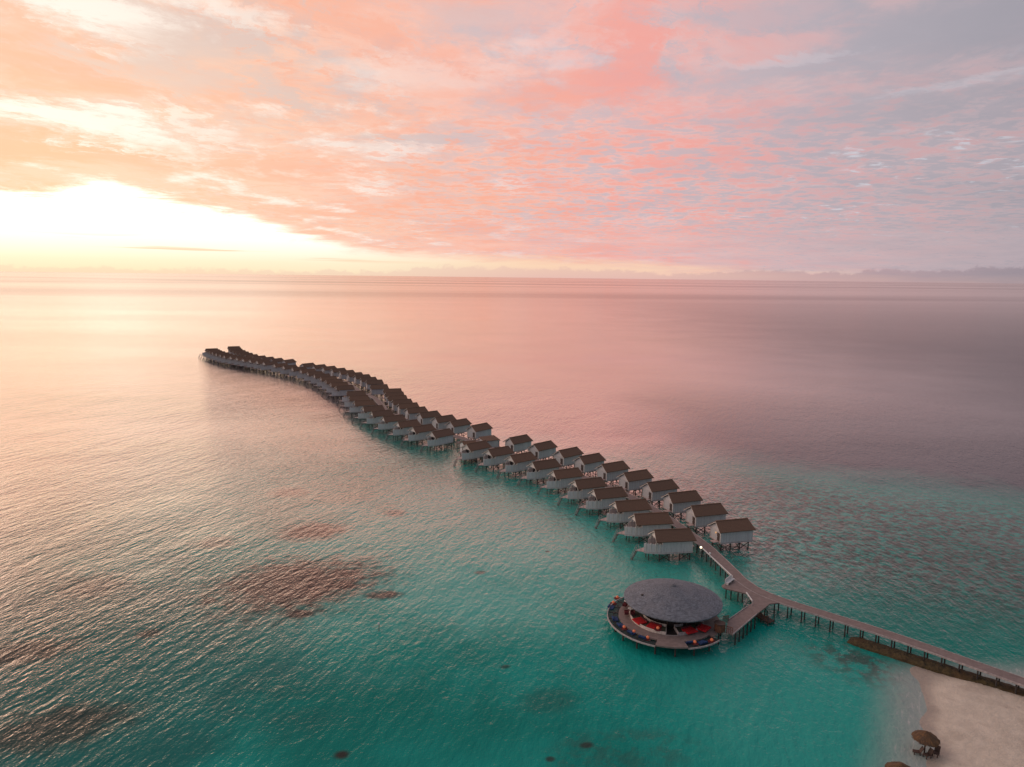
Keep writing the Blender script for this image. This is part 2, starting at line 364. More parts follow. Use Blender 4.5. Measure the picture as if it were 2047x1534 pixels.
# ------------------------------------------------------------------ water
def f_water(gg, b):
    p = gg.pos(); X, Y, Z = gg.sep(p)
    dist = gg.m('SQRT', X * X + Y * Y)
    warp = gg.noise(p, 0.045, 5, 0.6)
    w2 = gg.noise(p, 0.35, 5, 0.65)
    w3 = gg.noise(p, 0.012, 4, 0.55)
    # lagoon body colour
    tealA, tealB = (0.003, 0.22, 0.18), (0.010, 0.33, 0.275)
    c = gg.mix(gg.ss(w3 + (warp - 0.5) * 0.4, 0.4, 0.6), tealA, tealB)
    # paler sandy shallows behind the pavilion and round the villas
    def ell(cx, cy, rx, ry, rot, k, lo=1.15, hi=0.55, nz=warp, amp=1.6):
        ca, sa = math.cos(math.radians(rot)), math.sin(math.radians(rot))
        u = ((X - cx) * ca + (Y - cy) * sa) * (1 / rx); v = ((Y - cy) * ca - (X - cx) * sa) * (1 / ry)
        d = gg.m('SQRT', u * u + v * v) + (nz - 0.5) * amp
        return gg.ss(d, lo, hi) * k
    c = gg.mix(ell(35, 150, 60, 30, 25, 0.6), c, (0.08, 0.46, 0.38))
    c = gg.mix(ell(-15, 165, 60, 40, 60, 0.75), c, (0.09, 0.50, 0.43))
    c = gg.mix(ell(-45, 285, 110, 45, -52, 0.6), c, (0.03, 0.46, 0.38))
    c = gg.mix(ell(48, 92, 26, 30, 20, 0.6), c, (0.05, 0.40, 0.34))
    c = gg.mix(ell(-70, 95, 40, 60, 20, 0.6), c, (0.02, 0.10, 0.10))
    # deep water outside the reef edge
    ed = (X * 0.42 + Y * 0.907) - 228 + (warp - 0.5) * 60 + (w3 - 0.5) * 60
    leftd = gg.ss(X * 0.97 + Y * 0.1 + (warp - 0.5) * 50, -50.0, -115.0)
    deep = gg.ss(ed, 0.0, 45.0)
    c = gg.mix(deep, c, (0.035, 0.05, 0.075))
    c = gg.mix(leftd * 0.75, c, (0.03, 0.085, 0.095))
    # reef flat, broken coral on the right
    reef = gg.ss(gg.m('ABSOLUTE', (X * 0.42 + Y * 0.907) - 192), 58.0, 20.0) * gg.ss(X, 24.0, 58.0)
    rc = gg.noise(gg.vec(X * 0.5, Y * 0.5, 1.0), 0.9, 8, 0.74, 0.2)
    c = gg.mix(reef * gg.ss(rc, 0.40, 0.56) * 0.95, c, (0.05, 0.065, 0.06))
    reef2 = ell(58, 108, 12, 7, -40, 1.0, 1.3, 0.3) ; reef3 = ell(63, 98, 6, 6, 0, 0.9, 1.2, 0.4); reef4 = ell(15, 86, 14, 5, 10, 0.4, 1.2, 0.4)
    for r_ in (reef2, reef3, reef4): c = gg.mix(r_ * gg.ss(w2, 0.42, 0.58) * 0.8, c, (0.06, 0.08, 0.07))
    # single coral patches
    cor = (0.04, 0.036, 0.034)
    for px0, py0, rx, ry, k in ((590, 1165, 16.5, 13.0, 1.0), (625, 1062, 8, 6.0, 1.0), (578, 985, 5, 5, 0.8), (425, 1085, 5, 4, 0.7), (790, 1026, 3, 3, 0.7), (770, 1191, 3.0, 1.8, 0.9),
                                (420, 1200, 1.6, 1.2, 0.8), (300, 1267, 2.0, 1.5, 0.7), (683, 1509, 1.0, 0.8, 0.95), (1172, 1490, 0.9, 0.6, 0.8), (1100, 1518, 0.6, 0.5, 0.8), (1010, 1333, 0.8, 0.6, 0.7),
                                (600, 1228, 3.4, 1.6, 0.9), (40, 1305, 8, 4, 0.75), (110, 1455, 9, 5, 0.7), (190, 1170, 6, 5, 0.5), (1090, 1400, 4, 3, 0.25), (960, 1145, 1.2, 0.9, 0.7)):
        q = at(px0, py0)
        c = gg.mix(ell(q.x, q.y, rx, ry, 15, k, 1.5, 0.5, w2 * 0.6 + warp * 0.4, 2.6 if rx > 2 else 1.5), c, cor)
    # scattered coral heads
    vo = gg.n('ShaderNodeTexVoronoi'); gg.put(vo.inputs['Vector'], p); vo.inputs['Scale'].default_value = 0.10
    hd = gg.ss(Sk(gg, vo.outputs['Distance']) * 10.0 + (w2 - 0.5) * 1.2, 0.75, 0.35) * gg.ss(gg.sep(Sk(gg, vo.outputs['Color']))[0], 0.70, 0.74)
    c = gg.mix(hd * 0.75, c, cor)
    # shallows at the sand
    sh = (X - 66) * 0.86 - (Y - 104.5) * 0.51 + (warp - 0.5) * 3.0
    near = gg.ss(Y, 112.0, 104.0)
    c = gg.mix(gg.ss(sh, -9.0, -0.5) * near, c, (0.33, 0.40, 0.37))
    fo = gg.noise(gg.vec(sh * 1.6, X * 0.12 + Y * 0.22, 2.0), 1.0, 5, 0.65, 0.6)
    c = gg.mix(gg.ss(fo, 0.55, 0.66) * gg.ss(sh, -5.5, -2.0) * near * 0.6, c, (0.5, 0.52, 0.5))
    gg.put(b.inputs['Base Color'], c)
    b.inputs['IOR'].default_value = 1.333
    gg.put(b.inputs['Roughness'], gg.ss(dist, 60.0, 1500.0, 0.05, 0.20))
    # waves: crests run along (0.30, 0.95)
    ca, sa = math.cos(math.radians(17)), math.sin(math.radians(17))
    U = X * ca - Y * sa + (warp - 0.5) * 3; V = X * sa + Y * ca
    h1 = gg.noise(gg.vec(U, V * 0.28, 0.0), 0.46, 2, 0.5, 0.0)
    h2 = gg.noise(gg.vec(U + V * 0.12, V * 0.50 - U * 0.1, 5.0), 1.15, 3, 0.55, 0.0)
    h3 = gg.noise(gg.vec(X, Y, 9.0), 2.6, 2, 0.5)
    swell = gg.noise(gg.vec(U, V * 0.5, 2.0), 0.06, 2)
    calm = gg.ss(gg.noise(gg.vec(X * 0.35, Y, 3.0), 0.004, 4, 0.6), 0.38, 0.62, 0.55, 1.15)
    lee = gg.ss(X, -60.0, 20.0, 0.95, 0.7) + gg.ss(X, 60.0, 200.0, 0.0, 0.4)
    far = gg.ss(gg.m('LOGARITHM', dist, 10.0), 2.15, 3.5, 1.0, 0.10)
    hh = (h1 * 0.72 + h2 * 0.55 + h3 * 0.17 + swell * 1.5) * calm * lee * far
    n = gg.n('ShaderNodeBump'); n.inputs['Strength'].default_value = 1.0; n.inputs['Distance'].default_value = 0.62
    gg.put(n.inputs['Height'], hh); gg.put(b.inputs['Normal'], Sk(gg, n.outputs[0]))
    # body light and sky reflection, weighted by Fresnel; reflection weakened by position to darken the right-hand water
    nt = gg.nt; nt.nodes.remove(b)
    out = [q for q in nt.nodes if q.type == 'OUTPUT_MATERIAL'][0]
    fr = gg.n('ShaderNodeFresnel'); fr.inputs[0].default_value = 1.333; nt.links.new(n.outputs[0], fr.inputs[1])
    ld = gg.m('LOGARITHM', dist, 10.0)
    refl_dim = gg.m('MAXIMUM', gg.ss(X + (w3 - 0.5) * 60, 0.0, 95.0) * 1.25 * gg.ss(ld, 2.85, 2.35), gg.ss(X + (w3 - 0.5) * 200, -500.0, 900.0) * gg.ss(ld, 3.75, 2.5) * 1.1)
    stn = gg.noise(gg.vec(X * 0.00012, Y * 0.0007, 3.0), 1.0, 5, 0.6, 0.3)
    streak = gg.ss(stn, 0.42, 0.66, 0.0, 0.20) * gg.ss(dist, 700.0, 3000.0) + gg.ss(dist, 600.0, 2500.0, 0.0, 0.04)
    fac = gg.ss(Sk(gg, fr.outputs[0]), 0.05, 0.27, 0.012, 0.97) * gg.ss(ld, 2.4, 3.0, 0.96, 1.02) * (1.0 - refl_dim * 0.5) * (1.0 - gg.ss(X + (w3 - 0.5) * 100, 90.0, 420.0) * gg.ss(ld, 3.55, 2.6) * 0.4) * (1.0 - streak)
    df = gg.n('ShaderNodeBsdfDiffuse'); gg.put(df.inputs[0], c); nt.links.new(n.outputs[0], df.inputs['Normal'])
    gs = gg.n('ShaderNodeBsdfGlossy'); gs.inputs[0].default_value = (1, 0.86, 0.81, 1); nt.links.new(n.outputs[0], gs.inputs['Normal'])
    gg.put(gs.inputs['Roughness'], gg.ss(dist, 150.0, 1500.0, 0.03, 0.15))
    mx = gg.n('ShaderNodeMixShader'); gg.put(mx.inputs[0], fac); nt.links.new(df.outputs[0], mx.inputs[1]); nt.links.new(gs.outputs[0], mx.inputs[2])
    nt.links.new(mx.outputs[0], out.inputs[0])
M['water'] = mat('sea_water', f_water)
mb = MB(); R_ = 90000
ringr = [0, 300, 1200, 5000, 20000, R_]
n = 96
vs = [(0, 0, 0)]; fs = []
for k, r in enumerate(ringr[1:]):
    for i in range(n): vs.append((r * math.cos(2 * PI * i / n), r * math.sin(2 * PI * i / n), 0))
for i in range(n): fs.append((0, 1 + i, 1 + (i + 1) % n))
for k in range(len(ringr) - 2):
    a, b_ = 1 + k * n, 1 + (k + 1) * n
    for i in range(n): fs.append((a + i, b_ + i, b_ + (i + 1) % n, a + (i + 1) % n))
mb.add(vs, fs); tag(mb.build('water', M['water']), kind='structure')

# ------------------------------------------------------------------ beach
def f_sand(gg, b):
    p = gg.pos(); X, Y, Z = gg.sep(p)
    n = gg.noise(p, 0.6, 6, 0.6); 
    U = X * 0.8 + Y * 0.6
    rk = gg.n('ShaderNodeTexWave', wave_type='BANDS', bands_direction='X'); gg.put(rk.inputs['Vector'], gg.vec(X * 0.5 + Y * 0.85, Y * 0.5)); rk.inputs['Scale'].default_value = 0.9
    rk.inputs['Distortion'].default_value = 3.0; rk.inputs['Detail'].default_value = 3; rk.inputs['Detail Scale'].default_value = 1.5
    c = gg.mix(gg.ss(n, 0.35, 0.65), (0.74, 0.655, 0.53), (0.64, 0.565, 0.455))
    n4 = gg.noise(p, 0.16, 5, 0.6); n5 = gg.noise(p, 5.0, 4, 0.7)
    c = gg.mix(gg.ss(n4, 0.52, 0.62) * 0.35, c, (0.40, 0.33, 0.26))
    c = gg.mix(gg.ss(n5, 0.66, 0.72) * 0.6, c, (0.22, 0.17, 0.13))
    wet = gg.ss(Z + (n - 0.5) * 0.3, 0.34, 0.02)
    c = gg.mix(wet * 0.75, c, (0.32, 0.27, 0.225))
    gg.put(b.inputs['Base Color'], c); gg.put(b.inputs['Roughness'], gg.m('SUBTRACT', 0.9, wet * 0.35))
    fade = gg.ss(Z, 0.5, 0.9)
    gg.put(b.inputs['Normal'], gg.bump(Sk(gg, rk.outputs['Fac' if 'Fac' in rk.outputs else 1]) * fade * 0.35 + gg.noise(p, 1.6, 6, 0.7) * 1.0, 0.22))
M['sand'] = mat('coral_sand', f_sand)
shore = [at(*q) for q in ((1880, 1338), (1848, 1348), (1828, 1378), (1834, 1410), (1843, 1450), (1847, 1490), (1852, 1534))] + [Vector((49, 74)), Vector((44, 62)), Vector((36, 45))]
GA, GB = Vector((59.4, 116.1)), Vector((98.0, 81.5))
gd = (GB - GA).normalized(); gn = Vector((gd.y, -gd.x))      # towards the camera side
def sdist(p):
    best = 1e9
    for a, b_ in zip(shore, shore[1:]):
        ab = b_ - a; t = max(0, min(1, (p - a).dot(ab) / ab.length_squared)); q = a + ab * t
        d = (p - q).length
        if d < best: best = d; sg = 1 if (ab.x * (p.y - a.y) - ab.y * (p.x - a.x)) > 0 else -1
    return best * sg
vs, fs = [], []; nx, ny = 130, 110
for j in range(ny):
    for i in range(nx):
        p = Vector((38 + i * 0.75, 40 + j * 0.75)); d = sdist(p)
        h = 1.35 * (1 - math.exp(-max(d, 0) * 0.075)) + min(d, 0) * 0.07
        h += 0.16 * math.sin(p.x * 0.37 + 1.3 * math.sin(p.y * 0.21)) * math.sin(p.y * 0.33 + 0.5) * (1 if abs(d) < 7 else 0.4)
        h += 0.05 * math.sin(p.x * 0.9 + p.y * 0.3) * math.sin(p.y * 0.7) * min(1, max(d, 0) / 3)
        gdst = (p - GA).dot(gn)
        if gdst < 0.6: h = min(h, -0.25 + (gdst - 0.6) * 0.3)
        vs.append((p.x, p.y, h))
for j in range(ny - 1):
    for i in range(nx - 1): a = j * nx + i; fs.append((a, a + 1, a + nx + 1, a + nx))
tag(MB().add(vs, fs).build('beach_sand', M['sand'], smooth=True), kind='structure')

# groyne: low rock-filled wall under the boardwalk, between sand and water
vs, fs = [], []; L = (GB - GA).length; ns = 90
prof = [(-1.55, -0.6), (-1.45, 0.35), (-1.0, 0.62), (0.0, 0.70), (0.9, 0.62), (1.45, 0.30), (1.6, -0.6)]
rr = random.Random(3)
for k in range(ns + 1):
    c_ = GA + gd * (L * k / ns)
    taper = min(1, 0.35 + k / 4)
    for (o_, h) in prof:
        q = c_ + gn * (o_ * (0.8 + 0.2 * taper) + rr.uniform(-.12, .12)); vs.append((q.x, q.y, (h * taper + rr.uniform(-.09, .09) + (0.5 * k / ns)) if h > 0 else h))
m7 = len(prof)
for k in range(ns):
    for j in range(m7 - 1): a = k * m7 + j; fs.append((a, a + 1, a + m7 + 1, a + m7))
fs += [tuple(range(m7)), tuple(range(ns * m7, ns * m7 + m7))]
tag(MB().add(vs, fs).build('groyne', M['groyne']), 'low mossy brown groyne beside the sand, under the long boardwalk', 'groyne')

# ------------------------------------------------------------------ villa prototype (local +X = seaward)
ZD, ZE, ZR = 2.1, 4.75, 6.5
HW = 2.25
def half(xx):                       # plan half width, boat-bow towards the sea
    return HW if xx < 1.5 else HW * max(0.0, 1 - ((xx - 1.5) / 6.9) ** 2.1)
def build_villa(kind):
    back = kind == 'back'
    t = thing('stilt_villa', (0, 0, 0), 0, 'x', 'villa', 'brown-roofed stilt villas along the boardwalk')
    # deck
    xs = [-4.2 + i * 0.6 for i in range(10)] + [1.8 + i * 0.5 for i in range(14)]
    xs = [q for q in xs if q < 8.25] + [8.3]
    pts = [(q, -half(q) - 0.06) for q in xs] + [(q, half(q) + 0.06) for q in reversed(xs)]
    if back: pts = [(-4.2, -HW - .06), (4.5, -HW - .06), (4.5, HW + .06), (-4.2, HW + .06)]
    MB().prism(pts, ZD - 0.12, ZD).build('deck', M['pale_deck'], t)
    # skirt / joists
    j = MB()
    for yy in (-1.9, -0.65, 0.65, 1.9): j.beam((-4.1, yy, ZD - 0.27), (3.6, yy, ZD - 0.27), 0.16, 0.28)
    for xx in (-3.6, -1.2, 1.2, 3.5): j.beam((xx, -2.1, ZD - 0.5), (xx, 2.1, ZD - 0.5), 0.16, 0.2)
    j.build('joists', M['joist'], t)
    # wall: closed box with pentagon ends
    wl = MB(); x0, x1 = -4.0, 2.9; zb = ZD - 0.32; rz = 6.25
    wl.add([(x0, -HW, zb), (x0, HW, zb), (x0, HW, ZE), (x0 + .25, 0, rz), (x0, -HW, ZE), (x1, -HW, zb), (x1, HW, zb), (x1, HW, ZE), (x1, 0, rz), (x1, -HW, ZE)],
           [(0, 1, 2, 3, 4), (9, 8, 7, 6, 5), (0, 4, 9, 5), (1, 6, 7, 2), (2, 7, 8, 3), (4, 3, 8, 9), (0, 5, 6, 1)])
    wo = wl.build('wall', M['wall'], t)
    # trim on the walkway gable
    tr = MB(); tr.box(x0 - 0.06, x0 + 0.01, -HW - .03, HW + .03, ZE - 0.2, ZE - 0.03)
    tr.box(x0 - 0.07, x0 + 0.01, -HW - .04, -HW + 0.12, zb, ZE - .21); tr.box(x0 - 0.07, x0 + 0.01, HW - 0.12, HW + .04, zb, ZE - .21)
    tr.build('trim', M['trim'], t)
    # door on the walkway gable
    d = MB().box(x0 - 0.05, x0 + 0.02, -1.75, -0.65, ZD + .01, ZD + 2.05).build('door', M['door'], t)
    MB().box(x0 - 0.13, x0 - 0.052, -0.82, -0.75, ZD + 0.9, ZD + 1.15).build('handle', M['trim'], d)
    # seaward glazing and white gable frame
    gl = MB().box(x1 - 0.02, x1 + 0.05, -1.7, 1.7, ZD + .01, ZD + 2.2).build('window', M['glass'], t)
    fr = MB()
    for yy in (-1.78, 0, 1.78): fr.box(x1 + 0.0, x1 + 0.09, yy - 0.06, yy + 0.06, ZD, ZD + 2.3)
    fr.box(x1, x1 + .088, -1.84, 1.84, ZD + 2.2, ZD + 2.32); fr.build('window_frame', M['trim'], gl)
    # roof: gable with the ridge a little shorter than the eaves
    def slab(sgn):
        e0, e1, r0, r1 = -4.65, 4.65, -4.2, 4.2; yo = 2.85; ze = ZE - 0.08; th = 0.16
        vs = [(e0, sgn * yo, ze), (e1, sgn * yo, ze), (r1, 0, ZR), (r0, 0, ZR)]
        return vs + [(a, b_, c_ + th) for a, b_, c_ in vs]
    rf = MB()
    for sg in (-1, 1): rf.add(slab(sg), [(0, 1, 2, 3), (4, 5, 6, 7), (0, 1, 5, 4), (1, 2, 6, 5), (2, 3, 7, 6), (3, 0, 4, 7)])
    ro = rf.build('roof', M['roof'], t)
    MB().box(-4.22, 4.22, -0.16, 0.16, ZR + 0.07, ZR + 0.21).build('ridge_cap', M['roof'], ro)
    for e, r in ((4.62, 4.18), (-4.62, -4.18)):
        bg_ = MB()
        for sg in (-1, 1): bg_.beam((e, sg * 2.82, ZE - 0.14), (r, -sg * 0.03, ZR - 0.08), 0.06 + 0.01 * sg, 0.16)
        bg_.build('bargeboard', M['trim'], ro)
    # gable infill seaward
    MB().add([(4.1, -2.2, ZE + .12), (4.1, 2.2, ZE + .12), (3.95, 0, 6.35), (4.02, -2.2, ZE + .12), (4.02, 2.2, ZE + .12), (3.87, 0, 6.35)],
             [(0, 1, 2), (5, 4, 3), (0, 3, 4, 1), (1, 4, 5, 2), (2, 5, 3, 0)]).build('gable_panel', M['trim'], t)
    for sg in (-1, 1):
        MB().box(4.0, 4.16, sg * 2.0 - 0.08, sg * 2.0 + 0.08, ZD, ZE + 0.1).build('post', M['trim'], t)
        # privacy screen following the deck edge
        sc = MB(); xs2 = [2.9, 4.3] if back else [2.9, 3.4, 3.9, 4.4, 4.9, 5.4, 5.9, 6.4, 6.8] if sg > 0 else [2.9, 3.4, 3.9, 4.4, 4.9]
        for a, b_ in zip(xs2, xs2[1:]):
            ya, yb = (sg * HW, sg * HW) if back else (sg * half(a), sg * half(b_)); o_ = 0.05; b0_, ZT = b_, (ZE - 0.12 if back else ZD + 1.9)
            sc.add([(a, ya - o_, zb), (b_, yb - o_, zb), (b_, yb + o_, zb), (a, ya + o_, zb), (a, ya - o_, ZT), (b_, yb - o_, ZT), (b_, yb + o_, ZT), (a, ya + o_, ZT)],
                   [(3, 2, 1, 0), (4, 5, 6, 7), (0, 1, 5, 4), (2, 3, 7, 6)] + ([(3, 0, 4, 7)] if a == xs2[0] else []) + ([(1, 2, 6, 5)] if b_ == xs2[-1] else []))
        so = sc.build('privacy_screen', M['wall'], t)
        if back: continue
        ps = MB()
        for a in xs2[1::2]: ps.box(a - 0.07, a + 0.07, sg * half(a) - 0.11, sg * half(a) + 0.11, ZD + 0.2, ZD + 2.08)
        ps.build('screen_posts', M['trim'], so)
    # sea stair off the bow
    if not back:
        st = MB()
        for sg in (-1, 1): st.beam((8.1, sg * 0.32, ZD - 0.05), (9.4, sg * 0.32, -0.3), 0.07, 0.16)
        for k in range(7): st.box(8.2 + k * 0.17, 8.38 + k * 0.17, -0.3, 0.3, ZD - 0.28 - k * 0.3, ZD - 0.23 - k * 0.3)
        so = st.build('stair', M['joist'], t)
        ra = MB()
        for sg in (-1, 1):
            ra.tube((7.4, sg * 0.75, ZD + 0.95), (8.2, sg * 0.36, ZD + 0.95), 0.04, n=6); ra.tube((8.2, sg * 0.36, ZD + 0.95), (9.35, sg * 0.36, 0.55), 0.04, n=6)
            for xx, zz_ in ((7.4, ZD), (8.2, ZD)): ra.tube((xx, sg * (0.75 if xx < 8 else 0.36), ZD - .1), (xx, sg * (0.75 if xx < 8 else 0.36), ZD + 0.95), 0.05, n=6)
            ra.tube((8.85, sg * 0.36, 0.8), (8.85, sg * 0.36, 1.75), 0.04, n=6); ra.tube((9.35, sg * 0.36, -0.4), (9.35, sg * 0.36, 0.6), 0.04, n=6)
        ra.build('handrail', M['kerb'], so)
    # landing to the boardwalk
    MB().prism([(-5.6, -1.9), (-4.0, -1.75), (-4.0, -0.4), (-5.6, -0.3)], ZD + 0.02, ZD + 0.16).build('landing', M['pale_deck'], t)
    # piles and braces
    for xx in (-3.6, -1.2, 1.2, 3.5):
        for yy in (-1.9, 1.9): MB().tube((xx, yy, -0.8), (xx, yy, ZD - 0.4), 0.15, 0.12, 8).build('pile', M['pile'], t)
    for xx in (() if back else (5.6,)):
        for yy in (-0.9, 0.9): MB().tube((xx, yy, -0.8), (xx, yy, ZD - 0.1), 0.11, 0.1, 8).build('pile', M['pile'], t)
    for xx, sg in ((-2.4, -1), (2.35, -1), (-2.4, 1), (2.35, 1)):
        b2 = MB(); b2.beam((xx - 1.2, sg * 1.9, 0.15), (xx + 1.2, sg * 1.9, ZD - 0.5), 0.09, 0.13); b2.beam((xx - 1.2, sg * 1.72, ZD - 0.5), (xx + 1.2, sg * 1.72, 0.15), 0.09, 0.13)
        b2.build('brace', M['pile'], t)
    for xx in (-3.6, 1.2):
        b2 = MB(); b2.beam((xx + .15, -1.9, 0.1), (xx + .15, 1.9, ZD - 0.5), 0.09, 0.13); b2.beam((xx - .15, -1.9, ZD - 0.5), (xx - .15, 1.9, 0.1), 0.09, 0.13)
        b2.build('brace', M['pile'], t)
    return t
ZA = 6.6
segN = [
 [(1308,1060),(1268,1028),(1230,1003),(1187,979),(1149,960),(1106,941),(1064.6,924),(1020,911),(976,899),(932,888)],
 [(863,863.5),(825,854),(795,844),(766,833),(743,822.5),(726,813),(709,802),(699,792),(694,782.5)]]
segF = [
 [(1494.5,1036.6),(1440.8,1006),(1391,980.5),(1344,958.5),(1293,938.6),(1246,921.6),(1198,906),(1153.4,893.4),(1101.7,880.9),(1053,869)],
 [(973.5,845),(932.5,836.6),(904,829.3),(874,821),(849.5,813),(835,806),(822,798),(810,789),(801.6,777)],
 [(774,768.5),(763.7,759),(751,753.7),(738,748.4),(722.6,744.3),(706,739.7),(688.8,735.6),(669,731.5),(648.8,728.5),(626,725.4)],
 [(586,718),(563.6,716),(546,713.5),(530,711),(516,709),(505,706)]]
WN = [[at(*q, ZA) for q in s_] for s_ in segN]
WF = [[at(*q, ZA) for q in s_] for s_ in segF]
def resample(pts, k):
    L_ = [0]
    for a, b_ in zip(pts, pts[1:]): L_.append(L_[-1] + (b_ - a).length)
    out = []
    for i in range(k):
        d = L_[-1] * i / (k - 1)
        for j in range(len(pts) - 1):
            if d <= L_[j + 1] + 1e-6: out.append(pts[j].lerp(pts[j + 1], (d - L_[j]) / max(1e-6, L_[j + 1] - L_[j]))); break
    return out
n3 = [at(*q, ZA) for q in ((672,772),(645,755.5),(624,747),(601.6,739.5),(577,733.6),(548,728))]
n4 = [at(*q, ZA) for q in ((527,724),(507,720.5),(487,717.5),(468,714),(449,711),(433,706.5),(420,702.5),(411,697.5))]
WN.append(resample(n3, 10)); WN.append(resample(n4, 13))
WF[3] = resample(WF[3] + [at(494,702,ZA), at(484,697.5,ZA), at(479,692.5,ZA)], 11)
WF[1] = WF[1][:5] + resample(WF[1][4:], 6)[1:]
ORD = ['first', 'second', 'third', 'fourth', 'fifth', 'sixth', 'seventh', 'eighth', 'ninth', 'tenth', 'eleventh', 'twelfth', 'thirteenth']
SEG = ['nearest', 'second', 'third', 'farthest']
proto = build_villa('front'); proto2 = build_villa('back'); used = set()
axis = []     # walkway control points
for row, rows, sgn in (('lagoon-side', WN, -1), ('ocean-side', WF, 1)):
    for si, pts in enumerate(rows):
        for i, p in enumerate(pts):
            a = pts[max(0, i - 1)]; b_ = pts[min(len(pts) - 1, i + 1)]
            if i == 0: a = p; b_ = pts[1]
            tdir = (b_ - a).normalized()
            if i in (0, len(pts) - 1):
                c1_ = pts[1] - pts[0] if i == 0 else pts[-1] - pts[-2]; tdir = c1_.normalized()
            out = Vector((tdir.y, -tdir.x)) * sgn          # seaward direction
            if sgn > 0: pass
            ang_ = math.atan2(out.y, out.x)
            if sgn < 0: ang_ += math.radians(-5 if si == 0 else 0)
            else: ang_ += math.radians(0)
            d = Vector((math.cos(ang_), math.sin(ang_)))
            cpos = p - d * 4.2
            axis.append((si, sgn, i, cpos, d))
            lab = f'brown-roofed stilt villa, {ORD[i]} of the {SEG[si]} group on the {row} of the boardwalk, counted from the round pavilion'
            lab = {'lagoon-side': f'brown-roofed stilt villa, {ORD[i]} from the near end in the front row of the {SEG[si]} group',
                   'ocean-side': f'brown-roofed stilt villa, {ORD[i]} from the near end in the back row of the {SEG[si]} group'}[row]
            pr_ = proto if sgn < 0 else proto2
            if sgn not in used:
                pr_.location = (cpos.x, cpos.y, 0); pr_.rotation_euler.z = ang_; pr_['label'] = lab; used.add(sgn); nearest = pr_
            else:
                vo_ = copy_thing(pr_, (cpos.x, cpos.y, random.uniform(-0.04, 0.04)), ang_ + math.radians(random.uniform(-0.7, 0.7)), lab)
MB().lathe([(.05, 0), (.13, .03), (.13, .28), (.05, .32)], 10, (-4.2, -0.3)).build('porch_lamp', M['amber'], proto2).location.z = ZD + 1.7

# ------------------------------------------------------------------ boardwalk
ctrl = [Vector((96, 79.5)), Vector((77.7, 99.2)), Vector((65.8, 112.1)), Vector((57.5, 119.8)), Vector((51.5, 125.3)), Vector((48.2, 129.4)), Vector((46.4, 134.5)), Vector((45.9, 138.5)), Vector((44.8, 147.5)), Vector((43.4, 156))]
pairsN = {(si, i): (c_, d) for si, s_, i, c_, d in axis if s_ < 0}; pairsF = {(si, i): (c_, d) for si, s_, i, c_, d in axis if s_ > 0}
for si in range(4):
    nn = [pairsN[(si, i)] for i in range(len(WN[si]))]; ff = [pairsF[(si, i)] for i in range(len(WF[si]))]
    k = max(4, len(nn) // 2)
    for j in range(k):
        u = j / (k - 1); a = nn[round(u * (len(nn) - 1))]; b_ = ff[round(u * (len(ff) - 1))]
        q = ((a[0] - a[1] * 5.4) + (b_[0] - b_[1] * 5.4)) / 2
        if si == 0 and j == 0: continue
        ctrl.append(q)
def catmull(P, n_=8):
    out = []
    for i in range(len(P) - 1):
        p0, p1, p2, p3 = P[max(0, i - 1)], P[i], P[i + 1], P[min(len(P) - 1, i + 2)]
        for k in range(n_):
            t = k / n_
            out.append(0.5 * ((2 * p1) + (p2 - p0) * t + (2 * p0 - 5 * p1 + 4 * p2 - p3) * t * t + (3 * p1 - p0 - 3 * p2 + p3) * t ** 3))
    return out + [P[-1]]
path = catmull(ctrl, 6)
ZB = 2.6
def strip(pts, wd, z0, z1, off=0.0):
    mb = MB(); vs = []; n_ = len(pts)
    for i, p in enumerate(pts):
        a, b_ = pts[max(0, i - 1)], pts[min(n_ - 1, i + 1)]; t = (b_ - a).normalized(); q = Vector((t.y, -t.x))
        l, r = p + q * (off - wd / 2), p + q * (off + wd / 2)
        vs += [(l.x, l.y, z0), (r.x, r.y, z0), (r.x, r.y, z1), (l.x, l.y, z1)]
    fs = []
    for i in range(n_ - 1):
        a, b_ = 4 * i, 4 * i + 4
        for j in range(4): fs.append((a + j, a + (j + 1) % 4, b_ + (j + 1) % 4, b_ + j))
    fs += [(3, 2, 1, 0), (4 * n_ - 4, 4 * n_ - 3, 4 * n_ - 2, 4 * n_ - 1)]
    return mb.add(vs, fs)
bw = thing('boardwalk', (0, 0, 0), 0, 'long wooden boardwalk on dark piles curving from the beach between the villas', 'boardwalk')
strip(path, 2.3, ZB - 0.18, ZB).build('deck', M['deck'], bw)
for sg in (-1, 1):
    strip(path, 0.14, ZB - 0.22, ZB + 0.06, sg * 1.23).build('kerb', M['kerb'], bw)
# fork platform
P2 = lambda u, v, z=ZB: at(1420 + u / 9.59, 1140 + v / 9.59, z)
fork = [P2(430, 150), P2(215, 300), P2(262, 345), P2(650, 440), P2(700, 450), P2(810, 620), P2(710, 700), P2(880, 850), P2(1140, 645), P2(1300, 628), P2(1500, 650), P2(1480, 560), P2(1050, 470), P2(800, 300)]
MB().prism([(q.x, q.y) for q in fork], ZB - 0.2, ZB + 0.006).build('fork_platform', M['deck'], bw)
# piles
run = resample(path, 900); acc = 0; last = None; npile = 0; far_mb = MB()
dist_since = 99
for i, p in enumerate(run[:-1]):
    dist_since += (run[i] - run[i - 1]).length if i else 0
    near = p.length < 205
    if dist_since >= (2.25 if near else 6.0):
        dist_since = 0
        t = (run[i + 1] - p).normalized(); q = Vector((t.y, -t.x))
        for sg in (-1, 1):
            a = p + q * (0.82 * sg)
            if npile < 98: MB().tube((a.x, a.y, -0.8), (a.x, a.y, ZB - 0.2), 0.13, 0.12, 8).build('pile', M['pile'], bw); npile += 1
            else: far_mb.tube((a.x, a.y, -0.8), (a.x, a.y, ZB - 0.2), 0.13, 0.12, 6)
tag(far_mb.build('piles', M['pile'], bw), kind='stuff')
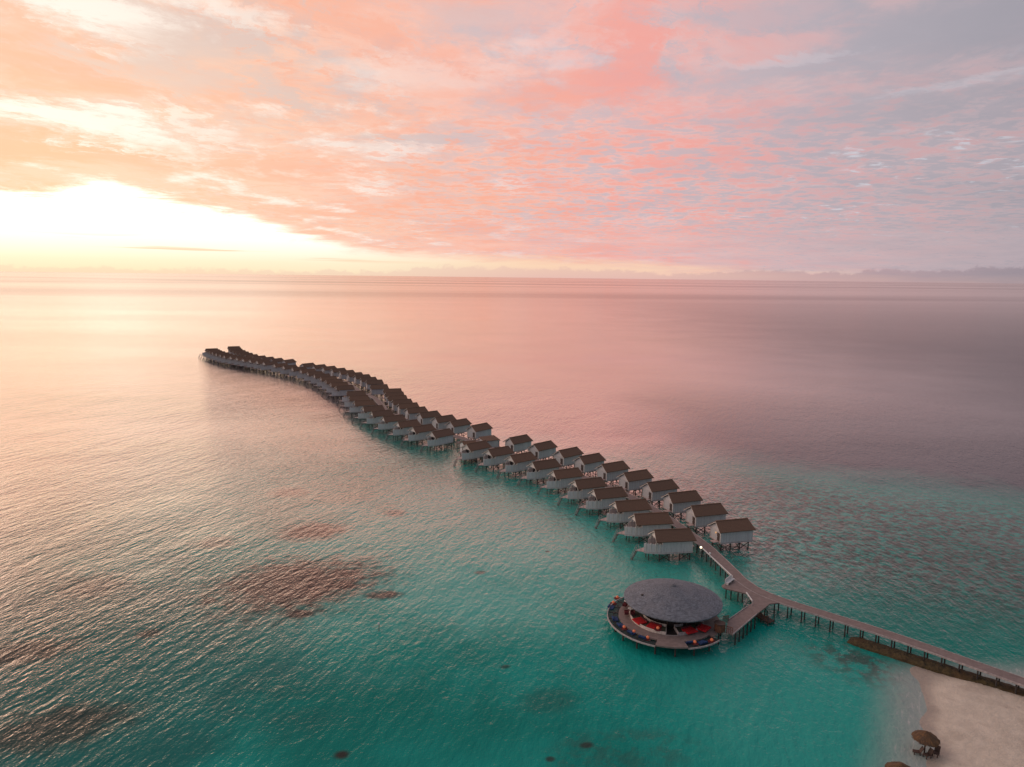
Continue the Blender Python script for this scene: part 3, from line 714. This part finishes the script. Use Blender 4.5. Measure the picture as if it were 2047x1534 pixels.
# white edge rail by the first villas and at the fork
def rail(name, pts, h, m_, w_=0.12, z=ZB, parent=None):
    mb = MB()
    for a, b_ in zip(pts, pts[1:]): mb.beam((a.x, a.y, z + h), (b_.x, b_.y, z + h), w_, 0.1)
    for a in pts: mb.box(a.x - 0.05, a.x + 0.05, a.y - 0.05, a.y + 0.05, z - 0.1, z + h)
    return mb.build(name, m_, parent)
r_ = [P2(255, 0), P2(345, 70), P2(425, 140)]
a0, b0 = at(1405, 1099, ZB), P2(425, 140)
rail('edge_rail', [a0.lerp(b0, k / 7) for k in range(8)], 0.22, M['white'], 0.2, parent=bw)
rail('edge_rail', [P2(690, 450).lerp(P2(800, 610), k / 3) for k in range(4)], 0.25, M['white'], 0.22, parent=bw)

# white bench on the fork platform
A, B_ = P2(425, 190, ZB), P2(300, 285, ZB); mid = (A + B_) / 2; d = (B_ - A); th = math.atan2(d.y, d.x); LB = d.length / 2
t = thing('bench', (mid.x, mid.y, ZB), th, 'long white bench with a high back on the side platform at the boardwalk fork', 'bench')
MB().box(-LB, LB, -0.15, 0.45, 0.38, 0.46).build('seat', M['white'], t, bevel=0.02)
MB().box(-LB, LB, -0.27, -0.17, 0.0, 1.15).build('backrest', M['white'], t, bevel=0.02)
for xx in (-LB + .15, 0, LB - .15): MB().box(xx - .05, xx + .05, -.12, .4, 0.006, 0.38).build('leg', M['white'], t)

# ---------------- link footbridge to the pavilion
lk = thing('footbridge', (0, 0, 0), 0, 'short wooden footbridge from the boardwalk fork down to the round pavilion', 'footbridge')
e = [P2(880, 850), P2(430, 1240, 2.3), P2(300, 1180, 2.3), P2(340, 960, 2.3), P2(710, 700)]
e[0] = P2(885, 848)
pr = MB(); zz0 = [ZB - .01, 2.3, 2.3, 2.3, ZB - .01]; n5 = 5
vs = [(q.x, q.y, z_ - 0.18) for q, z_ in zip(e, zz0)] + [(q.x, q.y, z_) for q, z_ in zip(e, zz0)]
pr.add(vs, [(4, 3, 2, 1, 0), (5, 6, 7, 8, 9)] + [(i, (i + 1) % 5, 5 + (i + 1) % 5, 5 + i) for i in range(5)]); pr.build('deck', M['deck'], lk)
kb = MB(); kb.beam((e[0].x, e[0].y, ZB + 0.05), (e[1].x, e[1].y, 2.37), 0.14, 0.2); kb.beam((e[4].x, e[4].y, ZB + 0.05), (e[3].x, e[3].y, 2.37), 0.12, 0.14)
kb.build('kerb', M['kerb'], lk)
for k in range(6):
    for a, b_ in ((e[0], e[1]), (e[4], e[3])):
        q = a.lerp(b_, (k + 0.3) / 6); MB().tube((q.x, q.y, -0.8), (q.x, q.y, 2.25), 0.13, 0.12, 8).build('pile', M['pile'], lk)
for px_0, py_0 in ((1452, 1174), (1462, 1177), (1476, 1180), (1485, 1182), (1499, 1215), (1519, 1210), (1530, 1208)):
    q = at(px_0, py_0, ZB - 0.3); MB().tube((q.x, q.y, -0.8), (q.x, q.y, ZB - 0.2), 0.12, 0.12, 8).build('pile', M['pile'], lk)
# lattice handrail by the pavilion door
la, lb = P2(430, 1238, 2.3), P2(215, 1165, 2.3)
lc = P2(350, 960, 2.3)
fn = thing('lattice_fence', (0, 0, 0), 0, 'reddish brown post fence between the footbridge and the pavilion door', 'fence')
mb = MB()
seg_ = [(P2(425, 1215, 2.3), P2(240, 1160, 2.3)), (P2(350, 975, 2.3), P2(240, 990, 2.3))]
for a, b_ in seg_:
    for k in range(6):
        q = a.lerp(b_, k / 5); MB().box(q.x - .035, q.x + .035, q.y - .035, q.y + .035, 2.0, 3.25).build('post', M['redwood'], fn)
    mb.beam((a.x, a.y, 3.3), (b_.x, b_.y, 3.3), .1, .09); mb.beam((a.x, a.y, 2.85), (b_.x, b_.y, 2.85), .06, .07)
mb.build('rail', M['redwood'], fn)
# stair down at the fork
s0 = P2(760, 640, ZB); s1 = P2(650, 640, 1.0)
t = thing('stair', (s0.x, s0.y, 0), math.atan2(-1, -1), 'small pale wooden stair dropping to the water behind the white rail at the fork', 'stair')
st = MB()
for k in range(8): st.box(0.1 + k * 0.26, 0.34 + k * 0.26, -0.6, 0.6, ZB - 0.3 - k * 0.28, ZB - 0.25 - k * 0.28)
st.build('tread', M['kerb'], t)
st = MB()
for sg in (-1, 1): st.beam((0, sg * .65, ZB - .1), (2.3, sg * .65, -.1), .08, .2)
st.build('stringer', M['joist'], t)
st = MB()
for sg in (-1, 1):
    st.beam((0, sg * .65, ZB + .8), (2.3, sg * .65, .9), .06, .08)
    for k in range(3): st.box(.1 + k * 1.0, .17 + k * 1.0, sg * .65 - .035, sg * .65 + .035, ZB - .2 - k * 1.06, ZB + .75 - k * .78)
st.build('handrail', M['kerb'], t)
# lower landing stage beside the footbridge
s0 = at(1527, 1236, 0.6)
t = thing('landing_stage', (s0.x, s0.y, 0), math.radians(-60), 'dark low landing stage with crossed braces on the shore side of the footbridge', 'landing stage')
MB().box(-1.8, 1.8, -0.9, 0.9, 0.55, 0.7).build('deck', M['darkwood'], t)
for xx in (-1.6, 0, 1.6):
    for yy in (-.8, .8): MB().tube((xx, yy, -.6), (xx, yy, 1.9), .09, n=8).build('pile', M['pile'], t)
mb = MB()
for a, b_ in ((-1.6, 0), (0, 1.6)):
    mb.beam((a, -.8, .7), (b_, -.8, 1.85), .07, .09); mb.beam((a, -.8, 1.85), (b_, -.8, .7), .07, .09)
mb.build('brace', M['redwood'], t)

# ------------------------------------------------------------------ round pavilion
DC = Vector((28.1, 119.3)); RC = Vector((29.5, 121.3)); ZP = 2.2
pv = thing('round_pavilion', (DC.x, DC.y, 0), 0, 'round restaurant pavilion with a shallow grey conical shingle roof over the lagoon', 'pavilion')
ro_ = RC - DC
def pang(px0, py0, z=ZP):
    q = at(px0, py0, z) - DC; return math.degrees(math.atan2(q.y, q.x)), q.length
RD = 10.4
aA1 = pang(1311, 1287)[0]; aB0 = pang(1374, 1291)[0]; aB1 = pang(1440, 1278)[0]
aA0 = 110 - 360
# boardwalk disc (solid floor out to 8.5, and to the rim between the nets)
MB().ring(0, 0, 0.05, 8.5, ZP - 0.25, ZP, 0, 360, 96).build('floor', M['deck'], pv)
MB().ring(0, 0, 8.5, RD, ZP - 0.25, ZP - 0.001, aA1, aB0, 14).build('floor_edge', M['deck'], pv)
MB().ring(0, 0, 8.5, 9.3, ZP - 0.25, ZP - 0.001, aB1, 108, 60).build('floor_edge', M['deck'], pv)
for a0_, a1_, nn_ in ((aA0, aA1, 60), (aB0, aB1, 20)):
    nt_ = MB().ring(0, 0, 8.52, RD - 0.02, ZP - 0.42, ZP - 0.40, a0_, a1_, nn_).build('net_lounge', M['net'], pv)
    sp = MB(); kk = max(3, int((a1_ - a0_) / 13))
    for k in range(kk + 1):
        th = math.radians(a0_ + (a1_ - a0_) * k / kk)
        sp.beam((8.5 * math.cos(th), 8.5 * math.sin(th), ZP - 0.38), (RD * math.cos(th), RD * math.sin(th), ZP - 0.38), 0.14, 0.12)
    sp.build('spoke', M['pile'], nt_)
    MB().ring(0, 0, RD, RD + 0.16, ZP - 0.36, ZP - 0.12, a0_, a1_, nn_).build('rim', M['kerb'], nt_)
# joists
j = MB()
for k in range(12):
    th = PI * k / 12; j.beam((9.2 * math.cos(th), 9.2 * math.sin(th), ZP - .4), (-9.2 * math.cos(th), -9.2 * math.sin(th), ZP - .4), .2, .25)
j.build('joists', M['pile'], pv)
for k in range(18):
    th = 2 * PI * k / 18 + .12; MB().tube((9.4 * math.cos(th), 9.4 * math.sin(th), -0.8), (9.4 * math.cos(th), 9.4 * math.sin(th), ZP - .3), 0.16, 0.14, 8).build('pile', M['pile'], pv)
for k in range(9):
    th = 2 * PI * k / 9; MB().tube((5.5 * math.cos(th), 5.5 * math.sin(th), -0.8), (5.5 * math.cos(th), 5.5 * math.sin(th), ZP - .3), 0.16, 0.14, 8).build('pile', M['pile'], pv)
# dark wall with posts
MB().ring(ro_.x, ro_.y, 5.55, 5.7, ZP, 4.9, 0, 360, 60).build('wall', M['dark'], pv)
for k in range(22):
    th = 2 * PI * k / 22 + .07; a = (ro_.x + 5.95 * math.cos(th), ro_.y + 5.95 * math.sin(th))
    MB().tube((*a, ZP), (*a, 4.75), .08, n=8).build('post', M['darkwood'], pv)
# roof
RR = 8.7; prof = []
for k in range(15):
    u = k / 14; r = RR * (1 - u) + 0.02; prof.append((r, 4.85 + 2.5 * (u * 0.45 + 0.55 * (1 - (1 - u) ** 2.0))))
rf = MB().lathe([(RR - 0.5, 4.62), (RR, 4.66)] + prof, 96, (0, 0)).build('roof', M['slate'], pv, smooth=False)
rf.location = (ro_.x, ro_.y, 0)
ca_ = MB(); ca_.lathe([(0.5, 7.25), (0.42, 7.42), (0.05, 7.55)], 16); ca_.build('roof_cap', M['slate'], rf)
vq = at(1284, 1191, 5.9) - DC - ro_
ve = MB(); ve.tube((vq.x, vq.y, 5.2), (vq.x, vq.y, 6.15), .22, n=10); ve.build('vent', M['pile'], rf)
# seating platforms with curbs
angE0, angE1 = pang(1331, 1270)[0], pang(1357, 1272)[0]
pA0 = pang(1247, 1207)[0]; pA0 = pA0 - 360 if pA0 > 0 else pA0
for a0_, a1_ in ((pA0, angE0), (angE1, angE1 + 62)):
    MB().ring(0, 0, 4.2, 6.35, ZP, ZP + 0.32, a0_, a1_, 30).build('seating_platform', M['bench'], pv)
    MB().ring(0, 0, 6.35, 6.5, ZP, ZP + 0.5, a0_, a1_, 30).build('platform_curb', M['cream'] if a1_ == angE0 else M['kerb'], pv)
    MB().ring(0, 0, 4.08, 4.2, ZP, ZP + 0.75, a0_, a1_, 30).build('back_rail', M['cream'] if a1_ == angE0 else M['kerb'], pv)
    for aa in (a0_, a1_):
        th = math.radians(aa); mb = MB().beam((4.2 * math.cos(th), 4.2 * math.sin(th), ZP + .3), (6.5 * math.cos(th), 6.5 * math.sin(th), ZP + .3), .12, .6)
        mb.build('platform_curb', M['kerb'], pv)
mb = MB().ring(0, 0, 3.0, 6.3, ZP + 0.004, ZP + 0.02, angE0 + 1, angE1 - 1, 8); mb.build('entrance_mat', M['dark'], pv)
MB().ring(0, 0, 6.5, 6.62, ZP + 0.004, ZP + .06, angE0, angE1, 6).build('threshold', M['kerb'], pv)

def polar_thing(name, px0, py0, z, label, cat, group=None):
    a_, r_2 = pang(px0, py0, z); th = math.radians(a_)
    return thing(name, (DC.x + r_2 * math.cos(th), DC.y + r_2 * math.sin(th), z), th, label, cat, group), a_, r_2
# red daybeds
for px0, py0, lab in ((1278, 1243, 'bright red mattress on the left curved seat of the pavilion, farther from the entrance'), (1307, 1254, 'bright red mattress with an orange globe, just left of the pavilion entrance'),
                      (1379, 1262, 'bright red mattress just right of the pavilion entrance'), (1407, 1257, 'bright red mattress at the right end of the pavilion seating')):
    t, a_, r_2 = polar_thing('daybed', px0, py0, ZP + 0.32, lab, 'daybed', 'red mattresses on the curved seating')
    hwid = 1.08
    MB().box(-0.85, 0.85, -hwid, hwid, 0.0, 0.22).build('mattress', M['red'], t, bevel=0.05)
    MB().box(-1.02, -0.86, -hwid, hwid, 0.0, 0.42).build('bolster', M['wine'], t, bevel=0.05)
# small wine seats
for px0, py0, lab in ((1252, 1228, 'dark red armchair beside the cream curb at the far left of the pavilion'), (1264, 1229, 'dark red armchair second from the far left of the seating'),
                      (1249, 1212, 'dark red armchair nearest the left edge of the grey roof')):
    t, a_, r_2 = polar_thing('armchair', px0, py0, ZP + 0.32, lab, 'chair', 'dark red armchairs')
    MB().box(-.35, .35, -.38, .38, .12, .4).build('seat', M['wine'], t, bevel=.04)
    MB().box(-.42, -.3, -.4, .4, .12, .85).build('backrest', M['wine'], t, bevel=.04)
    for sg in (-1, 1): MB().box(-.3, .33, sg * .42 - .05, sg * .42 + .05, .12, .58).build('armrest', M['wine'], t, bevel=.02)
    for sx in (-.3, .3):
        for sy in (-.35, .35): MB().box(sx - .03, sx + .03, sy - .03, sy + .03, 0, .12).build('leg', M['darkwood'], t)
for px0, py0, lab in ((1253, 1209, 'round white pedestal table nearest the left edge of the grey roof'), (1260.5, 1224, 'round white pedestal table among the dark red armchairs')):
    t, a_, r_2 = polar_thing('table', px0, py0, ZP + 0.32, lab, 'table', 'white pedestal tables')
    MB().lathe([(.5, .7), (.52, .73), (.5, .76)], 20).build('table_top', M['white'], t)
    MB().lathe([(.28, 0), (.06, .08), (.05, .7)], 12).build('pedestal', M['white'], t)
# blue cushions on the nets
for px0, py0, lab in ((1222, 1216, 'blue floor cushion on the net, leftmost of all'), (1230, 1239, 'blue floor cushion on the net, second from the left rim'), (1241, 1252, 'blue floor cushion left of the third orange globe'),
                      (1263, 1266, 'blue floor cushion on the net, touching the fourth orange globe'), (1286, 1275, 'pale blue floor cushion just left of the fifth orange globe'),
                      (1376, 1285, 'blue floor cushion at the left end of the right-hand net'), (1404, 1286, 'blue floor cushion between the two globes of the right-hand net')):
    t, a_, r_2 = polar_thing('floor_cushion', px0, py0, ZP - 0.38, lab, 'cushion', 'blue cushions on the netting')
    MB().box(-.5, .5, -.75, .75, 0, .24).build('pad', M['blue'], t, bevel=.08)
    MB().box(.3, .62, -.6, .6, .22, .5).build('pillow', M['blue'], t, bevel=.1)
# orange glowing globes on small red trays
for px0, py0, zq, lab in ((1234, 1197, ZP - .38, 'glowing orange globe lantern highest on the left net'), (1226, 1207.5, ZP - .38, 'glowing orange globe lantern at the left rim of the net, second from the top'),
                      (1247.6, 1257, ZP - .38, 'glowing orange globe lantern on the lower left net, third from the top'), (1267.5, 1266, ZP - .38, 'glowing orange globe lantern fourth along the left net'),
                      (1294.7, 1278, ZP - .38, 'glowing orange globe lantern at the lower end of the left net'), (1315, 1259, ZP + .54, 'glowing orange globe lantern on the red mattress by the entrance'),
                      (1388.7, 1287, ZP - .38, 'glowing orange globe lantern, left one on the right-hand net'), (1422.5, 1283, ZP - .38, 'glowing orange globe lantern, right one on the right-hand net')):
    t, a_, r_2 = polar_thing('globe_lantern', px0, py0, zq, lab, 'lantern', 'orange globe lanterns')
    MB().lathe([(.04, .1), (.16, .13), (.25, .22), (.28, .34), (.24, .46), (.15, .56), (.04, .6)], 16).build('globe', M['lantern'], t, smooth=True)
    MB().lathe([(.62, 0), (.66, .08), (.3, .12)], 16).build('tray', M['wine'], t)
# wooden drum bar at the right
q = at(1438, 1262, ZP)
t = thing('bar_counter', (q.x, q.y, ZP), 0, 'rounded reddish wooden host counter at the right of the pavilion', 'counter')
MB().lathe([(.75, 0), (.85, .1), (.85, 1.35), (.75, 1.45)], 20).build('body', M['redwood'], t)
MB().lathe([(.95, 1.452), (.95, 1.55)], 20).build('counter_top', M['darkwood'], t)

# ------------------------------------------------------------------ service buildings in the first gap
def hut(px0, py0, z, lx, ly, h, rz, label, gable=True):
    q = at(px0, py0, z); t = thing('service_hut', (q.x, q.y, 0), rz, label, 'hut')
    MB().box(-lx, lx, -ly, ly, 1.7, z).build('wall', M['wall'], t)
    r = MB(); o_ = .35
    if gable:
        for sg in (-1, 1):
            v4 = [(-lx - o_, sg * (ly + o_), z - .1), (lx + o_, sg * (ly + o_), z - .1), (lx + o_, 0, z + h), (-lx - o_, 0, z + h)]
            r.add(v4 + [(a, b_, c_ + .14) for a, b_, c_ in v4], [(0, 1, 2, 3), (4, 5, 6, 7), (0, 1, 5, 4), (1, 2, 6, 5), (2, 3, 7, 6), (3, 0, 4, 7)])
        MB().add([(-lx, -ly, z), (-lx, ly, z), (-lx, 0, z + h), (lx, -ly, z), (lx, ly, z), (lx, 0, z + h)], [(0, 1, 2), (3, 5, 4), (0, 2, 5, 3), (1, 4, 5, 2)]).build('gable', M['wall'], t)
    else: r.add([(-lx - o_, -ly - o_, z), (lx + o_, -ly - o_, z), (lx + o_, ly + o_, z + h), (-lx - o_, ly + o_, z + h), (-lx - o_, -ly - o_, z + .15), (lx + o_, -ly - o_, z + .15), (lx + o_, ly + o_, z + h + .15), (-lx - o_, ly + o_, z + h + .15)],
                [(3, 2, 1, 0), (4, 5, 6, 7), (0, 1, 5, 4), (1, 2, 6, 5), (2, 3, 7, 6), (3, 0, 4, 7)])
    r.build('roof', M['roof'], t)
    MB().box(-lx - .04, -lx + .02, -.5, .5, 2.1, 4.0).build('door', M['door'], t)
    MB().box(-lx - .6, lx + .6, -ly - .5, ly + .5, 1.5, 1.7).build('deck', M['deck'], t)
    for sx in (-1, 1):
        for sy in (-1, 0, 1): MB().tube((sx * (lx - .2), sy * (ly - .2), -.8), (sx * (lx - .2), sy * (ly - .2), 1.5), .14, n=8).build('pile', M['pile'], t)
    return t
hut(937, 889, 4.7, 2.2, 2.6, 1.2, math.radians(25), 'small white service hut with a brown gable roof in the first gap between villas')
hut(978, 879, 4.2, 2.8, 2.0, 0.7, math.radians(30), 'low white service building with a lean-to brown roof behind the gap in the villas', False)
# cross platform joining them
a, b_ = at(925, 888, 2.0), at(985, 882, 2.0)
t = thing('service_platform', ((a.x + b_.x) / 2, (a.y + b_.y) / 2 + 2, 0), math.radians(28), 'plank service platform on piles in the gap between the first two villa groups', 'platform')
MB().box(-8, 8, -2.5, 2.5, 1.9, 2.05).build('deck', M['deck'], t)
for xx in (-7.5, -4.5, -1.5, 1.5, 4.5, 7.5):
    for yy in (-2.2, 2.2): MB().tube((xx, yy, -.8), (xx, yy, 1.9), .14, n=8).build('pile', M['pile'], t)

# ------------------------------------------------------------------ path lamps on the boardwalk
def lamp(px0, py0, lit_, label):
    q = at(px0, py0, ZB); t = thing('path_lamp', (q.x, q.y, ZB), 0, label, 'lamp', 'low path lamps on the boardwalk')
    MB().lathe([(.09, -.1), (.06, 0), (.05, .55)], 10).build('post', M['trim'], t)
    MB().lathe([(.05, .55), (.2, .6), (.24, .75), (.2, .9), (.05, .95)], 12).build('lamp_head', M['lamp'] if lit_ else M['white'], t, smooth=True)
lamp(1401, 1101, True, 'small lit path lamp beside the door of the nearest front-row villa')
lamp(1419, 1113, False, 'small unlit white path lamp at the upper end of the white edge rail')
# marker post in the lagoon
q = at(757, 1262)
t = thing('marker_post', (q.x, q.y, 0), 0, 'thin dark marker post with a white cap standing alone in the lagoon', 'marker post')
MB().tube((0, 0, -.5), (0.1, 0, 1.25), .06, n=8).build('pole', M['pile'], t)
MB().lathe([(.06, 1.2), (.2, 1.3), (.2, 1.5), (.05, 1.6)], 10).build('cap', M['white'], t)

# ------------------------------------------------------------------ thatched beach parasols and chairs
def parasol(loc, rad, label, seed):
    rr = random.Random(seed); t = thing('thatched_parasol', loc, rr.uniform(0, 3), label, 'parasol', 'thatched parasols on the beach')
    n_ = 26; vs = []; fs = []
    for k, (r, h) in enumerate(((.04, 3.15), (.4, 2.95), (.9, 2.68), (1.35, 2.42), (rad, 2.16), (rad + .04, 2.04))):
        for i in range(n_):
            th = 2 * PI * i / n_; j_ = rr.uniform(-.06, .06) * (k / 3)
            vs.append(((r + j_) * math.cos(th), (r + j_) * math.sin(th), h + rr.uniform(-.03, .03) * k * .6))
    for k in range(5):
        for i in range(n_): fs.append((k * n_ + i, k * n_ + (i + 1) % n_, (k + 1) * n_ + (i + 1) % n_, (k + 1) * n_ + i))
    o = len(vs); vs.append((0, 0, 2.75))
    for i in range(n_): fs.append((o, 5 * n_ + (i + 1) % n_, 5 * n_ + i))
    cn = MB().add(vs, fs).build('canopy', M['thatch'], t)
    fr = MB()
    for i in range(260):      # loose palm ends round the rim
        th = rr.uniform(0, 2 * PI); r = rad - rr.uniform(0, .25); a_ = Vector((r * math.cos(th), r * math.sin(th), 2.16)); l = rr.uniform(.15, .38)
        dd = Vector((math.cos(th), math.sin(th), -rr.uniform(.5, 1.5))).normalized() * l; s_ = Vector((-math.sin(th), math.cos(th), 0)) * .035
        fr.add([a_ - s_, a_ + s_, a_ + dd], [(0, 1, 2)])
    fr.build('fringe', M['thatch'], cn)
    MB().tube((0, 0, -.5), (0, 0, 2.9), .1, .08, 10).build('pole', M['darkwood'], t)
    return t
def chair(loc, rz, label):
    t = thing('beach_chair', loc, rz, label, 'chair', 'dark wooden beach chairs')
    MB().box(-.4, .4, -.32, .32, .36, .44).build('seat', M['darkwood'], t)
    bk = MB(); bk.add([(-.4, -.32, .4), (-.4, .32, .4), (-.75, .32, 1.1), (-.75, -.32, 1.1), (-.33, -.32, .4), (-.33, .32, .4), (-.68, .32, 1.1), (-.68, -.32, 1.1)],
                      [(0, 1, 2, 3), (7, 6, 5, 4), (0, 4, 5, 1), (1, 5, 6, 2), (2, 6, 7, 3), (3, 7, 4, 0)]); bk.build('backrest', M['darkwood'], t)
    for sx in (-.35, .35):
        for sy in (-.28, .28): MB().box(sx - .05, sx + .05, sy - .05, sy + .05, -.25, .36).build('leg', M['darkwood'], t)
def sandz(p):
    d = sdist(p); return 1.35 * (1 - math.exp(-max(d, 0) * 0.075)) + min(d, 0) * 0.07
def on_canopy(px0, py0):
    q = at(px0, py0, 3.0); return Vector((q.x, q.y))
q = on_canopy(1852, 1464); zq = sandz(q); parasol((q.x, q.y, zq), 1.62, 'brown thatched beach parasol fully in view at the edge of the sand', 1)
for dx, dy, rz_, lab in ((-1.15, -.2, 2.9, 'dark wooden beach chair nearest the water under the parasol'), (-.2, -.95, 3.4, 'dark wooden beach chair in the middle in front of the parasol'), (1.1, -.7, 3.9, 'dark wooden beach chair farthest inland by the parasol')):
    p = q + Vector((dx, dy)); chair((p.x, p.y, sandz(p) + .02), rz_, lab)
q = on_canopy(1803, 1526); parasol((q.x, q.y, max(-.3, sandz(q))), 1.75, 'brown thatched parasol cut off by the bottom edge of the photo, standing in the shallows', 2)
